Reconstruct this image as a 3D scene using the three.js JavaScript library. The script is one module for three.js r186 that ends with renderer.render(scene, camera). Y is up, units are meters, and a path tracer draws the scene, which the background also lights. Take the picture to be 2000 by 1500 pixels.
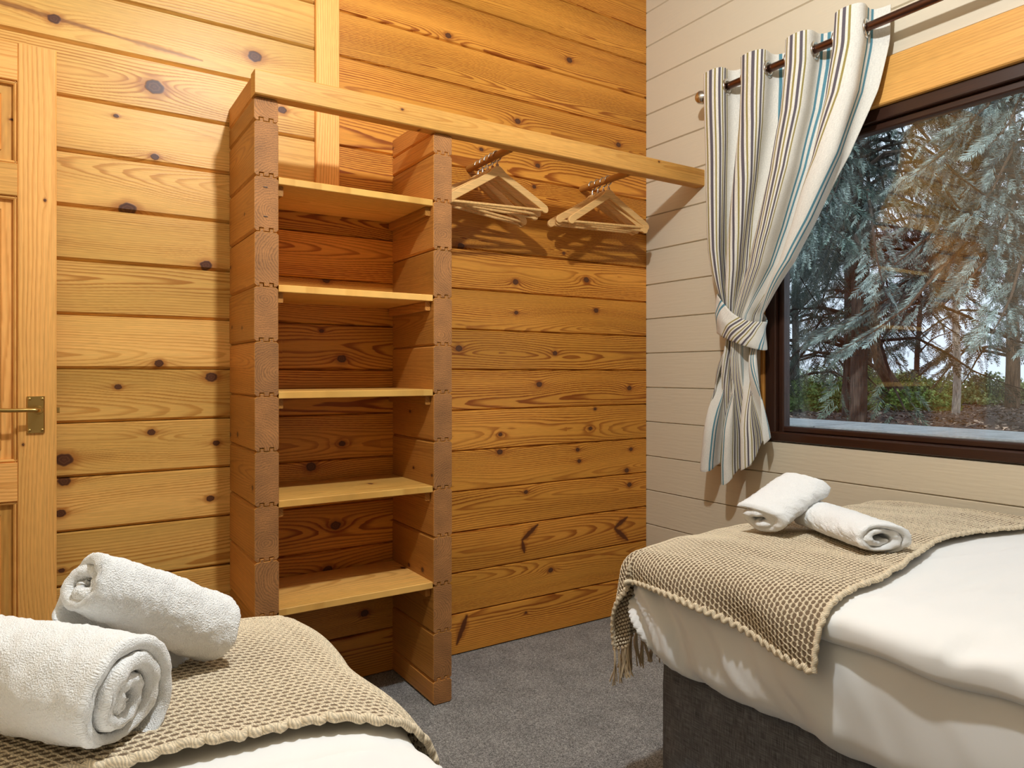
import * as THREE from 'three';
import { mergeGeometries, mergeVertices } from 'three/addons/utils/BufferGeometryUtils.js';

// ---------------------------------------------------------------- camera, sky, exposure
const scene = new THREE.Scene();
const renderer = new THREE.WebGLRenderer({ antialias: true });
renderer.toneMapping = THREE.LinearToneMapping;
renderer.toneMappingExposure = 0.64;
renderer.shadowMap.enabled = true;
const YAW = THREE.MathUtils.degToRad(33);
const camera = new THREE.PerspectiveCamera(2 * THREE.MathUtils.radToDeg(Math.atan(750 / 1387)), 2000 / 1500, 0.05, 200);
camera.position.set(-2.203, 1.04, 2.305);
camera.lookAt(-2.203 + Math.sin(YAW), 1.04, 2.305 - Math.cos(YAW));
camera.setViewOffset(2000, 1500, 0, 22, 2000, 1500);
scene.background = new THREE.Color().setRGB(1.45, 1.75, 2.05);      // bright overcast sky, even all round
const sun = new THREE.DirectionalLight(new THREE.Color().setRGB(1.0, 0.95, 0.86), 7.0);   // high sun from behind the lodge: lights the trees, not the room
sun.position.set(-14, 19, 9); sun.target.position.set(12, 0, -6); sun.castShadow = true; sun.shadow.radius = 3; sun.shadow.mapSize.set(2048, 2048);
Object.assign(sun.shadow.camera, { left: -26, right: 26, top: 22, bottom: -22, near: 1, far: 80 }); scene.add(sun, sun.target);
const LAMP = { at: [-1.585, 2.45, 1.5], power: 12.0, radius: 0.036, color: new THREE.Color().setRGB(0.93, 0.995, 1.05) };

// ---------------------------------------------------------------- helpers
function rng(seed) { let a = seed >>> 0; return () => { a = (a + 0x6D2B79F5) | 0; let t = Math.imul(a ^ (a >>> 15), 1 | a); t = (t + Math.imul(t ^ (t >>> 7), 61 | t)) ^ t; return ((t ^ (t >>> 14)) >>> 0) / 4294967296; }; }
function makeNoise(seed) {
  const r = rng(seed), p = new Uint8Array(512), gx = new Float32Array(256), gy = new Float32Array(256);
  for (let i = 0; i < 256; i++) { p[i] = i; const a = r() * Math.PI * 2; gx[i] = Math.cos(a); gy[i] = Math.sin(a); }
  for (let i = 255; i > 0; i--) { const j = (r() * (i + 1)) | 0; [p[i], p[j]] = [p[j], p[i]]; }
  for (let i = 0; i < 256; i++) p[i + 256] = p[i];
  return (x, y) => {
    const X = Math.floor(x), Y = Math.floor(y), fx = x - X, fy = y - Y, xi = X & 255, yi = Y & 255;
    const u = fx * fx * fx * (fx * (fx * 6 - 15) + 10), v = fy * fy * fy * (fy * (fy * 6 - 15) + 10);
    const a = p[p[xi] + yi], b = p[p[xi + 1] + yi], c = p[p[xi] + ((yi + 1) & 255)], d = p[p[xi + 1] + ((yi + 1) & 255)];
    const n0 = gx[a] * fx + gy[a] * fy, n1 = gx[b] * (fx - 1) + gy[b] * fy, n2 = gx[c] * fx + gy[c] * (fy - 1), n3 = gx[d] * (fx - 1) + gy[d] * (fy - 1);
    return 1.5 * (n0 + u * (n1 - n0) + v * (n2 - n0 + u * (n0 - n1 - n2 + n3)));
  };
}
const N1 = makeNoise(11), N2 = makeNoise(23), N3 = makeNoise(37);
const lerp = (a, b, t) => a + (b - a) * t, clamp = (x, a, b) => Math.min(b, Math.max(a, x));
const smooth = (a, b, x) => { const t = clamp((x - a) / (b - a), 0, 1); return t * t * (3 - 2 * t); };
const C3 = (r, g, b) => new THREE.Color(`rgb(${r},${g},${b})`);
const used = {};
function numbered(n) { used[n] = (used[n] ?? -1) + 1; return used[n] ? `${n}_${String(used[n]).padStart(3, '0')}` : n; }
function mesh(name, geo, mat, parent) {
  const m = new THREE.Mesh(geo, mat); m.name = parent && parent !== scene ? name : numbered(name);
  m.castShadow = m.receiveShadow = true; (parent ?? scene).add(m); return m;
}
function group(name, parent = scene) { const g = new THREE.Group(); g.name = parent === scene ? numbered(name) : name; parent.add(g); return g; }
function tag(o, label, category, grp) { Object.assign(o.userData, { label, category }); if (grp) o.userData.group = grp; return o; }
function struct(o, label, category) { o.userData.kind = 'structure'; if (label) { o.userData.label = label; o.userData.category = category; } return o; }
function dataTex(w, h, fill, srgb = true) {
  const d = new Uint8Array(w * h * 4);
  for (let y = 0, i = 0; y < h; y++) for (let x = 0; x < w; x++, i += 4) { const c = fill(x, y); d[i] = clamp(c[0], 0, 255); d[i + 1] = clamp(c[1], 0, 255); d[i + 2] = clamp(c[2], 0, 255); d[i + 3] = 255; }
  const t = new THREE.DataTexture(d, w, h, THREE.RGBAFormat); t.magFilter = THREE.LinearFilter; t.minFilter = THREE.LinearMipmapLinearFilter; t.generateMipmaps = true;
  t.wrapS = t.wrapT = THREE.RepeatWrapping; if (srgb) t.colorSpace = THREE.SRGBColorSpace; t.needsUpdate = true; return t;
}
const box = (x0, x1, y0, y1, z0, z1) => { const g = new THREE.BoxGeometry(x1 - x0, y1 - y0, z1 - z0); g.translate((x0 + x1) / 2, (y0 + y1) / 2, (z0 + z1) / 2); return g; };
// convex profile (list of [p, q]) run along one axis, flat faces. put(l, p, q) -> xyz, uvf(l, p, q) -> uv
function prism(profile, L, put, uvf) {
  const pos = [], uv = [], n = profile.length;
  const v = (l, i) => { const [p, q] = profile[i]; pos.push(...put(l, p, q)); uv.push(...uvf(l, p, q)); };
  for (let i = 0; i < n; i++) { const j = (i + 1) % n; v(0, i); v(0, j); v(L, j); v(0, i); v(L, j); v(L, i); }
  for (let i = 1; i < n - 1; i++) { v(0, 0); v(0, i + 1); v(0, i); v(L, 0); v(L, i); v(L, i + 1); }
  const g = new THREE.BufferGeometry(); g.setAttribute('position', new THREE.Float32BufferAttribute(pos, 3)); g.setAttribute('uv', new THREE.Float32BufferAttribute(uv, 2)); g.computeVertexNormals(); return g;
}
// box with small chamfers, run along an axis ('x' | 'y' | 'z'), wood rows in its uv
function board(x0, x1, y0, y1, z0, z1, axis, c, uvf) {
  const R = { x: [x0, x1], y: [y0, y1], z: [z0, z1] }, others = ['x', 'y', 'z'].filter((a) => a !== axis);
  const [a0, a1] = R[others[0]], [b0, b1] = R[others[1]], l0 = R[axis][0], L = R[axis][1] - l0;
  let prof = [[a0 + c, b0], [a1 - c, b0], [a1, b0 + c], [a1, b1 - c], [a1 - c, b1], [a0 + c, b1], [a0, b1 - c], [a0, b0 + c]];
  const order = { x: [0, 1, 2], y: [1, 0, 2], z: [1, 2, 0] }[axis];
  const put = (l, p, q) => { const t = [l0 + l, p, q]; return axis === 'x' ? [t[0], t[1], t[2]] : axis === 'y' ? [t[1], t[0], t[2]] : [t[1], t[2], t[0]]; };
  if (axis === 'y') prof = prof.reverse();
  prof = prof.slice(); prof.reverse();
  const g = prism(prof, L, put, uvf ?? ((l, p, q) => [l, p + q]));
  return g;
}
function gridGeo(nu, nv, f, uvf, closed = false) {
  const pos = [], uv = [], idx = [];
  for (let j = 0; j <= nv; j++) for (let i = 0; i <= nu; i++) { const u = i / nu, v = j / nv; pos.push(...f(u, v)); uv.push(...uvf(u, v)); }
  for (let j = 0; j < nv; j++) for (let i = 0; i < nu; i++) { const a = j * (nu + 1) + i, b = a + 1, c = a + nu + 1, d = c + 1; idx.push(a, c, b, b, c, d); }
  const g = new THREE.BufferGeometry(); g.setAttribute('position', new THREE.Float32BufferAttribute(pos, 3)); g.setAttribute('uv', new THREE.Float32BufferAttribute(uv, 2)); g.setIndex(idx); g.computeVertexNormals(); return g;
}
// a cloth with thickness: the grid, its copy t behind along the normals, and a closed rim
function thickGrid(nu, nv, f, uvf, t) {
  const g = gridGeo(nu, nv, f, uvf), P = g.attributes.position, Nn = g.attributes.normal, U = g.attributes.uv, n = P.count;
  const pos = new Float32Array(n * 6), uv = new Float32Array(n * 4), idx = Array.from(g.index.array);
  for (let i = 0; i < n; i++) for (let k = 0; k < 3; k++) { const p = P.array[i * 3 + k]; pos[i * 3 + k] = p; pos[(n + i) * 3 + k] = p - t * Nn.array[i * 3 + k]; }
  for (let i = 0; i < n; i++) for (let k = 0; k < 2; k++) uv[i * 2 + k] = uv[(n + i) * 2 + k] = U.array[i * 2 + k];
  const m = idx.length; for (let i = 0; i < m; i += 3) idx.push(n + idx[i], n + idx[i + 2], n + idx[i + 1]);
  const rim = []; for (let i = 0; i < nu; i++) rim.push([i, i + 1]); for (let j = 0; j < nv; j++) rim.push([j * (nu + 1) + nu, (j + 1) * (nu + 1) + nu]);
  for (let i = nu; i > 0; i--) rim.push([nv * (nu + 1) + i, nv * (nu + 1) + i - 1]); for (let j = nv; j > 0; j--) rim.push([j * (nu + 1), (j - 1) * (nu + 1)]);
  for (const [a, b] of rim) idx.push(a, b, n + a, b, n + b, n + a);
  const o = new THREE.BufferGeometry(); o.setAttribute('position', new THREE.BufferAttribute(pos, 3)); o.setAttribute('uv', new THREE.BufferAttribute(uv, 2)); o.setIndex(idx); o.computeVertexNormals(); return o;
}
// subdivided rounded block, shaped further by bend(p) (Vector3 in place)
function softBlock(w, h, d, r, step, bend, uvs = 1) {
  const g0 = new THREE.BoxGeometry(w, h, d, Math.ceil(w / step), Math.ceil(h / step), Math.ceil(d / step));
  g0.deleteAttribute('uv'); g0.deleteAttribute('normal'); const g = mergeVertices(g0, 1e-5), P = g.attributes.position, p = new THREE.Vector3(), q = new THREE.Vector3(), uv = [];
  for (let i = 0; i < P.count; i++) {
    p.fromBufferAttribute(P, i); q.set(clamp(p.x, -w / 2 + r, w / 2 - r), clamp(p.y, -h / 2 + r, h / 2 - r), clamp(p.z, -d / 2 + r, d / 2 - r));
    const e = p.clone().sub(q); if (e.lengthSq() > 1e-12) { const m = Math.max(Math.abs(e.x), Math.abs(e.y), Math.abs(e.z)); e.normalize().multiplyScalar(m); p.copy(q).add(e); }
    if (bend) bend(p); P.setXYZ(i, p.x, p.y, p.z); uv.push((p.x + p.y * 0.7) * uvs, (p.z + p.y * 0.7) * uvs);
  }
  g.setAttribute('uv', new THREE.Float32BufferAttribute(uv, 2)); g.computeVertexNormals(); return g;
}
function tube(pts, r, seg = 24, rad = 8, closed = false) { return new THREE.TubeGeometry(new THREE.CatmullRomCurve3(pts.map((p) => new THREE.Vector3(...p)), closed), seg, r, rad, closed); }

// ---------------------------------------------------------------- wood
// One atlas: every row is one board face, length Lm metres by 0.15 m. Knots [u, v, r] and streaks [u0, v0, u1, v1, w] in metres on that face.
function woodAtlas(W, rows, rowPx, Lm, spec) {
  const H = rows * rowPx, data = new Uint8Array(W * H * 4);
  for (let r = 0; r < rows; r++) {
    const s = spec(r), R = rng(1000 + s.seed), off = R() * 200, pith = s.pith ?? lerp(0.005, 0.145, R()), d0 = s.d0 ?? lerp(0.006, 0.042, R()), sp = lerp(0.0048, 0.008, R()), con = s.contrast * lerp(0.7, 1.15, R());
    const tone = lerp(-1, 1, R()) * s.vary, A = s.early, B = s.late, knots = s.knots ?? [], streaks = s.streaks ?? [];
    for (let x = 0; x < W; x++) {
      const u = x / W * Lm, n1 = N1(u * 0.9 + off, off), n2 = N2(u * 1.7 + off, off * 2), n3 = N1(u * 0.85 + off, 7 + off * 3), d = Math.abs(d0 + 0.045 * n3 + 0.014 * n1), c = pith + 0.02 * n2;
      for (let y = 0; y < rowPx; y++) {
        const v = y / rowPx * 0.15, w = v - c;
        let rr = Math.sqrt(w * w + d * d) + 0.0022 * N2(u * 4 + off, v * 30 + off) + 0.0007 * N3(u * 14, v * 120 + off), dark = 0, halo = 0, core = 0, coreT = 0;
        for (const k of knots) {
          const du = u - k[0], dv = v - k[1], kr = k[2];
          if (Math.abs(du) > kr * 14) continue;
          const e1 = du / (kr * 5.5), e2 = dv / (kr * 2.3), g = Math.exp(-Math.sqrt(e1 * e1 + e2 * e2 + 0.02) * 1.5); rr += kr * 2.4 * g;
          const dist = Math.sqrt(du * du * 0.72 + dv * dv * 1.15) / kr + 0.12 * N3(Math.atan2(dv, du) * 1.5, off + kr * 900);
          if (dist < 1.05) { core = Math.max(core, smooth(1.05, 0.85, dist)); coreT = 0.5 + 0.5 * Math.sin(dist * 16) * 0.4 - 0.35 * smooth(0.6, 1, dist); }
          halo = Math.max(halo, smooth(2.2, 0.9, dist) * 0.6 + Math.exp(-(du * du) / (kr * kr * 22) - dv * dv / (kr * kr * 0.5)) * 0.45);
        }
        for (const q of streaks) {
          const ex = q[2] - q[0], ey = q[3] - q[1], t = clamp(((u - q[0]) * ex + (v - q[1]) * ey) / (ex * ex + ey * ey), 0, 1), dd = Math.hypot(u - q[0] - ex * t, v - q[1] - ey * t), ww = q[4] * (0.25 + Math.sin(Math.PI * Math.min(1, t * 0.9 + 0.08))) * (1 + 0.3 * N3(u * 60, v * 60));
          dark = Math.max(dark, smooth(ww * 1.15, ww * 0.5, dd) * (q[5] ?? 1)); halo = Math.max(halo, smooth(ww * 2.5, ww, dd) * 0.5);
        }
        const f = rr / sp, t = f - Math.floor(f), ring = smooth(0.42, 0.86, t) * (1 - smooth(0.92, 1, t)), amt = clamp(0.62 + 0.6 * N1(f * 0.16 + off, 3.3) + 0.25 * N2(u * 2.2 + off, v * 22), 0.1, 1.15);
        const fib = N3(u * 7 + off, v * 900) * 0.06 + N2(u * 30, v * 500 + off) * 0.04, broad = N2(u * 1.1 + off, v * 9 + off) * 0.10 + tone * 0.12;
        const m = clamp(ring * con * amt + 0.18 * con + halo * 0.55, 0, 1), lum = 1 + fib - broad * 0.9;
        const i = ((r * rowPx + y) * W + x) * 4;
        for (let k = 0; k < 3; k++) {
          let col = lerp(A[k], B[k], m) * lum * (k === 2 ? 1 - broad * 0.5 : 1);
          if (halo > 0) col = lerp(col, [150, 88, 40][k], halo * 0.42);
          if (core > 0) col = lerp(col, lerp([66, 38, 24][k], [120, 74, 44][k], coreT), core);
          if (dark > 0) col = lerp(col, [86, 44, 22][k], dark * 0.85);
          data[i + k] = clamp(col, 0, 255);
        }
        data[i + 3] = 255;
      }
    }
  }
  const t = new THREE.DataTexture(data, W, H, THREE.RGBAFormat); t.magFilter = THREE.LinearFilter; t.minFilter = THREE.LinearMipmapLinearFilter; t.generateMipmaps = true;
  t.wrapS = THREE.RepeatWrapping; t.wrapT = THREE.RepeatWrapping; t.colorSpace = THREE.SRGBColorSpace; t.needsUpdate = true;
  const uvRow = (row) => (l, v) => [l / Lm, (row + clamp(v / 0.15, 0.012, 0.988)) / rows];
  return { t, uvRow };
}
const KL = [[-2.196, 2.005, 0.0168], [-1.668, 2.030, 0.0225], [-1.950, 1.873, 0.0269], [-2.048, 1.769, 0.0073], [-1.949, 1.669, 0.0119], [-2.019, 1.509, 0.0235], [-1.810, 1.364, 0.0186], [-1.583, 1.880, 0.0147], [-1.938, 1.067, 0.0135], [-2.043, 0.999, 0.0102], [-1.795, 1.026, 0.0186], [-2.173, 0.800, 0.0225], [-1.958, 0.866, 0.0119], [-1.781, 0.825, 0.0109], [-2.173, 0.742, 0.0169], [-1.798, 0.658, 0.0124], [-2.181, 0.654, 0.0140], [-2.179, 0.497, 0.0084]];
const KR = [[-1.387, 1.086, 0.0171], [-1.455, 1.177, 0.0084], [-1.439, 1.348, 0.0152], [-1.385, 0.802, 0.0120], [-1.490, 0.732, 0.0184], [-1.408, 0.530, 0.0188], [-1.434, 0.387, 0.0170], [-1.306, 0.219, 0.0157], [-0.940, 1.129, 0.0151], [-0.500, 1.118, 0.0124], [-0.578, 0.993, 0.0142], [-0.100, 0.973, 0.0133], [-0.292, 0.888, 0.0086], [-0.760, 0.803, 0.0098], [-0.317, 0.807, 0.0107], [-0.762, 0.736, 0.0137], [-0.384, 0.722, 0.0105], [-0.376, 0.675, 0.0106], [-0.091, 0.707, 0.0111], [-0.115, 0.617, 0.0133], [-0.642, 0.572, 0.0100], [-0.100, 0.554, 0.0133], [-0.522, 0.247, 0.0123], [-0.642, 0.099, 0.0060], [-0.680, 2.018, 0.0139], [-0.162, 2.017, 0.0132], [-0.844, 1.880, 0.0096], [-0.585, 1.860, 0.0122], [-0.602, 1.774, 0.0101], [-0.932, 1.508, 0.0151], [-0.456, 1.525, 0.0083], [-0.690, 1.392, 0.0139], [-0.339, 1.425, 0.0149], [-0.687, 1.273, 0.0099], [-0.286, 1.300, 0.0129], [-0.985, 2.272, 0.0131], [-0.427, 2.316, 0.0146]];
const SR = [[-0.658, 0.386, -0.585, 0.437, 0.009], [-0.658, 0.380, -0.649, 0.335, 0.008], [-0.182, 0.378, -0.112, 0.415, 0.009], [-0.182, 0.372, -0.109, 0.315, 0.010], [-0.908, 0.135, -0.949, 0.04, 0.010]];
const rowKnots = (list, row, u0) => list.filter((k) => Math.floor(k[1] / 0.15) === row).map((k) => [k[0] - u0, k[1] - row * 0.15, k[2] * 0.82]);
const XL0 = -3.02, XR0 = -1.76, ROWS = 19;
const EARLY_L = [230, 180, 98], LATE_L = [176, 114, 46], EARLY_R = [226, 158, 64], LATE_R = [144, 76, 20];
const atlasL = woodAtlas(1024, ROWS, 107, 1.6, (r) => ({ seed: r, early: EARLY_L, late: LATE_L, contrast: 0.72, vary: 0.55, knots: rowKnots(KL, r, XL0), streaks: r === 13 ? [[0.6, 0.075, 0.98, 0.045, 0.005, 0.45], [0.98, 0.045, 1.2, 0.03, 0.004, 0.3]] : [] }));
const atlasR = woodAtlas(1280, ROWS, 107, 1.78, (r) => ({ seed: 60 + r, early: EARLY_R, late: LATE_R, contrast: 1.05, vary: 0.55, knots: rowKnots(KR, r, XR0), streaks: SR.filter((k) => Math.floor(k[1] / 0.15) === r).map((k) => [k[0] - XR0, k[1] - r * 0.15, k[2] - XR0, k[3] - r * 0.15, k[4]]) }));
const PIECE_ROWS = 14, pieceR = rng(77);
const atlasP = woodAtlas(1024, PIECE_ROWS, 100, 1.9, (r) => {
  const kn = []; const n = r < 6 ? 3 : r < 10 ? 2 : 4; for (let i = 0; i < n; i++) kn.push([0.1 + pieceR() * 1.7, 0.02 + pieceR() * 0.11, (r < 10 ? 0.004 : 0.0025) + pieceR() * (r < 10 ? 0.005 : 0.002)]);
  const kinds = r < 6 ? { early: [196, 134, 62], late: [150, 90, 36], contrast: 0.6 } : r < 10 ? { early: [234, 182, 98], late: [198, 138, 62], contrast: 0.7 } : { early: [236, 176, 96], late: [194, 126, 56], contrast: 0.6 };
  return { seed: 200 + r, vary: 0.8, knots: kn, ...kinds, ...(r === 11 || r === 13 ? { pith: 0.07, d0: 0.02 } : {}) };
});
const woodMat = (a, rough, extra = {}) => new THREE.MeshPhysicalMaterial({ map: a.t, roughness: rough, bumpMap: a.t, bumpScale: 0.0006, specularIntensity: 0.55, ...extra });
const M = {};
M.wallL = woodMat(atlasL, 0.4); M.wallR = woodMat(atlasR, 0.42); M.piece = woodMat(atlasP, 0.46);
// sawn log ends: growth rings round a heart, with checks and saw marks
M.endGrain = new THREE.MeshStandardMaterial({
  roughness: 0.75, map: dataTex(512, 1024, (x, y) => {
    const row = Math.floor(y / 102.4), col = Math.floor(x / 128), R = rng(row * 7 + col * 131), cx = lerp(-20, 60, R()), cy = lerp(-30, 110, R()), px = (x % 128) * 0.5, py = y - row * 102.4;
    const d = Math.hypot(px - cx, py - cy) + 2.2 * N1(x * 0.05, y * 0.05) + 0.8 * N2(x * 0.2, y * 0.2), t = d / 3.6 - Math.floor(d / 3.6), ring = smooth(0.35, 0.9, t) * (1 - smooth(0.92, 1, t));
    const b = 1 + 0.08 * N2(x * 0.02, y * 0.03) + 0.07 * N3(x * 0.35, y * 0.35) + 0.04 * N1(x * 0.01, y * 0.9) - 0.2 * ring + (R() - 0.5) * 0.1;
    return [170 * b, 114 * b, 62 * b];
  }) });

// ---------------------------------------------------------------- other materials
M.paint = new THREE.MeshStandardMaterial({ color: C3(214, 200, 174), roughness: 0.5, bumpScale: 0.0007, bumpMap: dataTex(512, 512, (x, y) => { const v = 128 + 70 * N1(x / 64, y / 4) + 40 * N2(x / 20, y / 2); return [v, v, v]; }, false) });
M.ceiling = new THREE.MeshStandardMaterial({ color: C3(178, 166, 146), roughness: 0.7 });
M.carpet = (() => {
  const r = rng(5), big = new Float32Array(1024 * 1024); for (let i = 0; i < big.length; i++) big[i] = r();
  const at = (x, y) => big[(y & 1023) * 1024 + (x & 1023)];
  const val = (x, y) => (at(x, y) + at(x + 1, y) + at(x, y + 1) + at(x + 1, y + 1)) / 4;
  const map = dataTex(1024, 1024, (x, y) => { const v = val(x, y), s = val(x >> 2, (y >> 2) + 300), b = 136 + (v - 0.5) * 210 + (s - 0.5) * 50 + 10 * N1(x / 128, y / 128); return [b * 1.02, b, b * 0.97]; });
  map.repeat.set(1.25, 1.25); const bump = dataTex(1024, 1024, (x, y) => { const v = 255 * val(x, y); return [v, v, v]; }, false); bump.repeat.set(1.25, 1.25);
  return new THREE.MeshStandardMaterial({ map, bumpMap: bump, bumpScale: 0.0022, roughness: 1 });
})();
M.frame = new THREE.MeshPhysicalMaterial({ roughness: 0.32, map: dataTex(256, 256, (x, y) => { const b = 1 + 0.22 * N1(x / 120, y / 3) + 0.1 * N2(x / 30, y / 1.5); return [54 * b, 30 * b, 19 * b]; }) });
M.glass = new THREE.MeshPhysicalMaterial({ color: 0xffffff, transmission: 1, thickness: 0, roughness: 0.0, ior: 1.52 });
M.brass = new THREE.MeshStandardMaterial({ color: C3(196, 164, 98), metalness: 1, roughness: 0.32 });
M.bronze = new THREE.MeshStandardMaterial({ color: C3(112, 84, 74), metalness: 1, roughness: 0.28 });
M.steel = new THREE.MeshStandardMaterial({ color: C3(206, 202, 196), metalness: 1, roughness: 0.2 });
M.hanger = new THREE.MeshStandardMaterial({ roughness: 0.42, map: dataTex(256, 256, (x, y) => { const b = 1 + 0.08 * N1(x / 90, y / 5) + 0.05 * N2(x / 30, y / 2); return [226 * b, 178 * b, 112 * b]; }) });
M.sheet = new THREE.MeshStandardMaterial({ color: C3(234, 232, 228), roughness: 0.85 });
M.divan = new THREE.MeshStandardMaterial({ roughness: 0.95, bumpScale: 0.001, map: dataTex(512, 512, (x, y) => { const b = 100 + 26 * N1(x / 1.6, y / 26) + 22 * N2(x / 30, y / 1.6) + 8 * N3(x / 60, y / 60); return [b, b, b * 1.03]; }) });
M.divan.bumpMap = M.divan.map;
const towelBump = dataTex(512, 512, (x, y) => { const v = 128 + 70 * N1(x / 5, y / 5) + 60 * N2(x / 2.3, y / 2.3); return [v, v, v]; }, false);
M.towel = new THREE.MeshStandardMaterial({ color: C3(240, 239, 236), roughness: 1, bumpMap: towelBump, bumpScale: 0.0022 });
// twisted cream yarn with fibre flecks; the open net itself is modelled on the throws
const yarnTex = (srgb) => dataTex(256, 256, (x, y) => { const k = 1 + 0.10 * Math.sin((x + y * 0.6) * 0.42 + 1.5 * N1(x / 20, y / 20)) + 0.16 * N2(x / 2.2, y / 2.2); return srgb ? [216 * k, 199 * k, 170 * k] : [128 * k, 128 * k, 128 * k]; }, srgb);
M.knit = new THREE.MeshStandardMaterial({ map: yarnTex(true), bumpMap: yarnTex(false), bumpScale: 0.0008, roughness: 1 });
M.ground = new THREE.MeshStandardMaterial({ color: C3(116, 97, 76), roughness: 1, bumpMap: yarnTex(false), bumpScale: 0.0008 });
M.yarn = new THREE.MeshStandardMaterial({ color: C3(196, 172, 138), roughness: 1 });
M.curtain = (() => {
  const S = [[0.03, 0.014, 'o'], [0.085, 0.022, 'p'], [0.135, 0.012, 'o'], [0.19, 0.020, 'p'], [0.235, 0.012, 'o'], [0.285, 0.018, 'p'], [0.33, 0.012, 'o'], [0.60, 0.022, 't'], [0.675, 0.020, 't'], [0.90, 0.012, 'o'], [0.96, 0.02, 'p']];
  const col = { o: [150, 134, 74], p: [92, 84, 90], t: [84, 132, 146] };
  const map = dataTex(512, 128, (x, y) => {
    const p = x / 512; let c = [222, 216, 204]; for (const [a, w, k] of S) { const d = Math.abs(p - a); if (d < w * 0.92) c = c.map((q, i) => lerp(col[k][i], q, smooth(w * 0.62, w * 0.92, d))); }
    const b = 1 + 0.05 * N1(x / 1.4, y / 9) + 0.05 * N2(x / 9, y / 1.4); return c.map((q) => q * b);
  });
  return new THREE.MeshPhysicalMaterial({ map, roughness: 0.9 });
})();

// ---------------------------------------------------------------- room shell
const ZF = 6.4, XLW = -3.02, CEIL = 2.78;
struct(mesh('floor', (() => { const g = new THREE.PlaneGeometry(3.4, 6.9, 1, 1); g.rotateX(-Math.PI / 2); const b = box(XLW - 0.1, 0.1, -0.08, 0, -0.1, ZF + 0.1); const P = b.attributes.position, uv = []; for (let i = 0; i < P.count; i++) uv.push(P.getX(i), P.getZ(i)); b.setAttribute('uv', new THREE.Float32BufferAttribute(uv, 2)); return b; })(), M.carpet), 'grey flecked cut pile carpet between the two beds', 'carpet');
struct(mesh('ceiling', box(XLW - 0.1, 0.1, CEIL, CEIL + 0.08, -0.1, ZF + 0.1), M.ceiling), 'pale boarded ceiling above the room', 'ceiling');
struct(mesh('wall_left', box(XLW - 0.09, XLW, 0, CEIL, -0.1, ZF + 0.1), M.paint), 'beige painted wall beside the open door', 'wall');
struct(mesh('wall_front', box(XLW, 0.09, 0, CEIL, ZF, ZF + 0.09), M.paint), 'beige painted wall at the pillow end of the beds', 'wall');

// back wall: horizontal tongue-and-groove logs, courses of 0.15 m
const wallBack = struct(group('wall_back'), 'honey-coloured pine log wall behind the shelving', 'wall');
mesh('backing', box(XLW, 0.09, 0, CEIL, -0.09, -0.06), M.wallR, wallBack);
const PROFL = (h) => [[0.0006, -0.058], [0.0006, -0.012], [0.009, 0], [h - 0.004, 0], [h - 0.0006, -0.008], [h - 0.0006, -0.058]];
const PROF = (h) => [[0.0006, -0.058], [0.0006, -0.0075], [0.0055, 0], [h - 0.0035, 0], [h - 0.0006, -0.0055], [h - 0.0006, -0.058]];
for (let k = 0; k < ROWS; k++) {
  const y0 = k * 0.15, h = Math.min(0.15, CEIL - y0); if (h < 0.01) continue;
  const xs = y0 > 1.55 ? -1.44 : -1.712;
  const put = (x0) => (l, p, q) => [x0 + l, y0 + p, q];
  const rl = atlasL.uvRow(k), rr = atlasR.uvRow(k), j = (rng(k + 9)() - 0.5) * 0.002;
  mesh('plank', prism(PROFL(h), xs - XLW, put(XLW), (l, p) => rl(l + XLW - XL0, p)), M.wallL, wallBack).position.z = j;
  mesh('plank', prism(PROF(h), 0 - xs, put(xs), (l, p) => rr(l + xs - XR0, p)), M.wallR, wallBack).position.z = -j * 0.7;
}
// vertical board over the joint of the upper logs
struct(mesh('trim_1', board(-1.479, -1.400, 1.583, CEIL, 0, 0.020, 'y', 0.003, (l, p, q) => atlasP.uvRow(12)(l, p + 1.53 + q)), M.piece), 'pale vertical pine batten rising behind the shelving', 'batten');

// right wall: the same logs painted beige, courses shifted by half; opening for the window
const WIN = { z0: 0.60, z1: 2.40, y0: 0.790, y1: 2.030 };
const wallRight = struct(group('wall_right'), 'beige painted log wall with the window', 'wall');
const PAINTP = (h) => [[0.0006, 0.056], [h - 0.0006, 0.056], [h - 0.0006, 0.005], [h - 0.003, 0], [0.004, 0], [0.0006, 0.006]].map(([p, q]) => [p, q]);
for (let k = -1; k < 19; k++) {
  const ya = Math.max(0, 0.075 + k * 0.15), yb = Math.min(CEIL, 0.225 + k * 0.15); if (yb - ya < 0.005) continue;
  const seg = (a, b, z0, z1) => { if (b - a < 0.004) return; mesh('plank', prism(PAINTP(b - a), z1 - z0, (l, p, q) => [q, a + p, z0 + l], (l, p, q) => [l + k * 0.37, p + q + k * 0.13]), M.paint, wallRight); };
  if (yb <= WIN.y0 || ya >= WIN.y1) seg(ya, yb, 0, ZF);
  else {
    seg(ya, yb, 0, WIN.z0); seg(ya, yb, WIN.z1, ZF);
    if (ya < WIN.y0) seg(ya, WIN.y0, WIN.z0, WIN.z1);
    if (yb > WIN.y1) seg(WIN.y1, yb, WIN.z0, WIN.z1);
  }
}
for (const [y0, y1, z0, z1] of [[0, WIN.y0 - 0.02, -0.06, ZF], [WIN.y1, CEIL, -0.06, ZF], [WIN.y0 - 0.02, WIN.y1, -0.06, WIN.z0], [WIN.y0 - 0.02, WIN.y1, WIN.z1, ZF]]) mesh('backing', box(0.058, 0.09, y0, y1, z0, z1), M.paint, wallRight);

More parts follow.
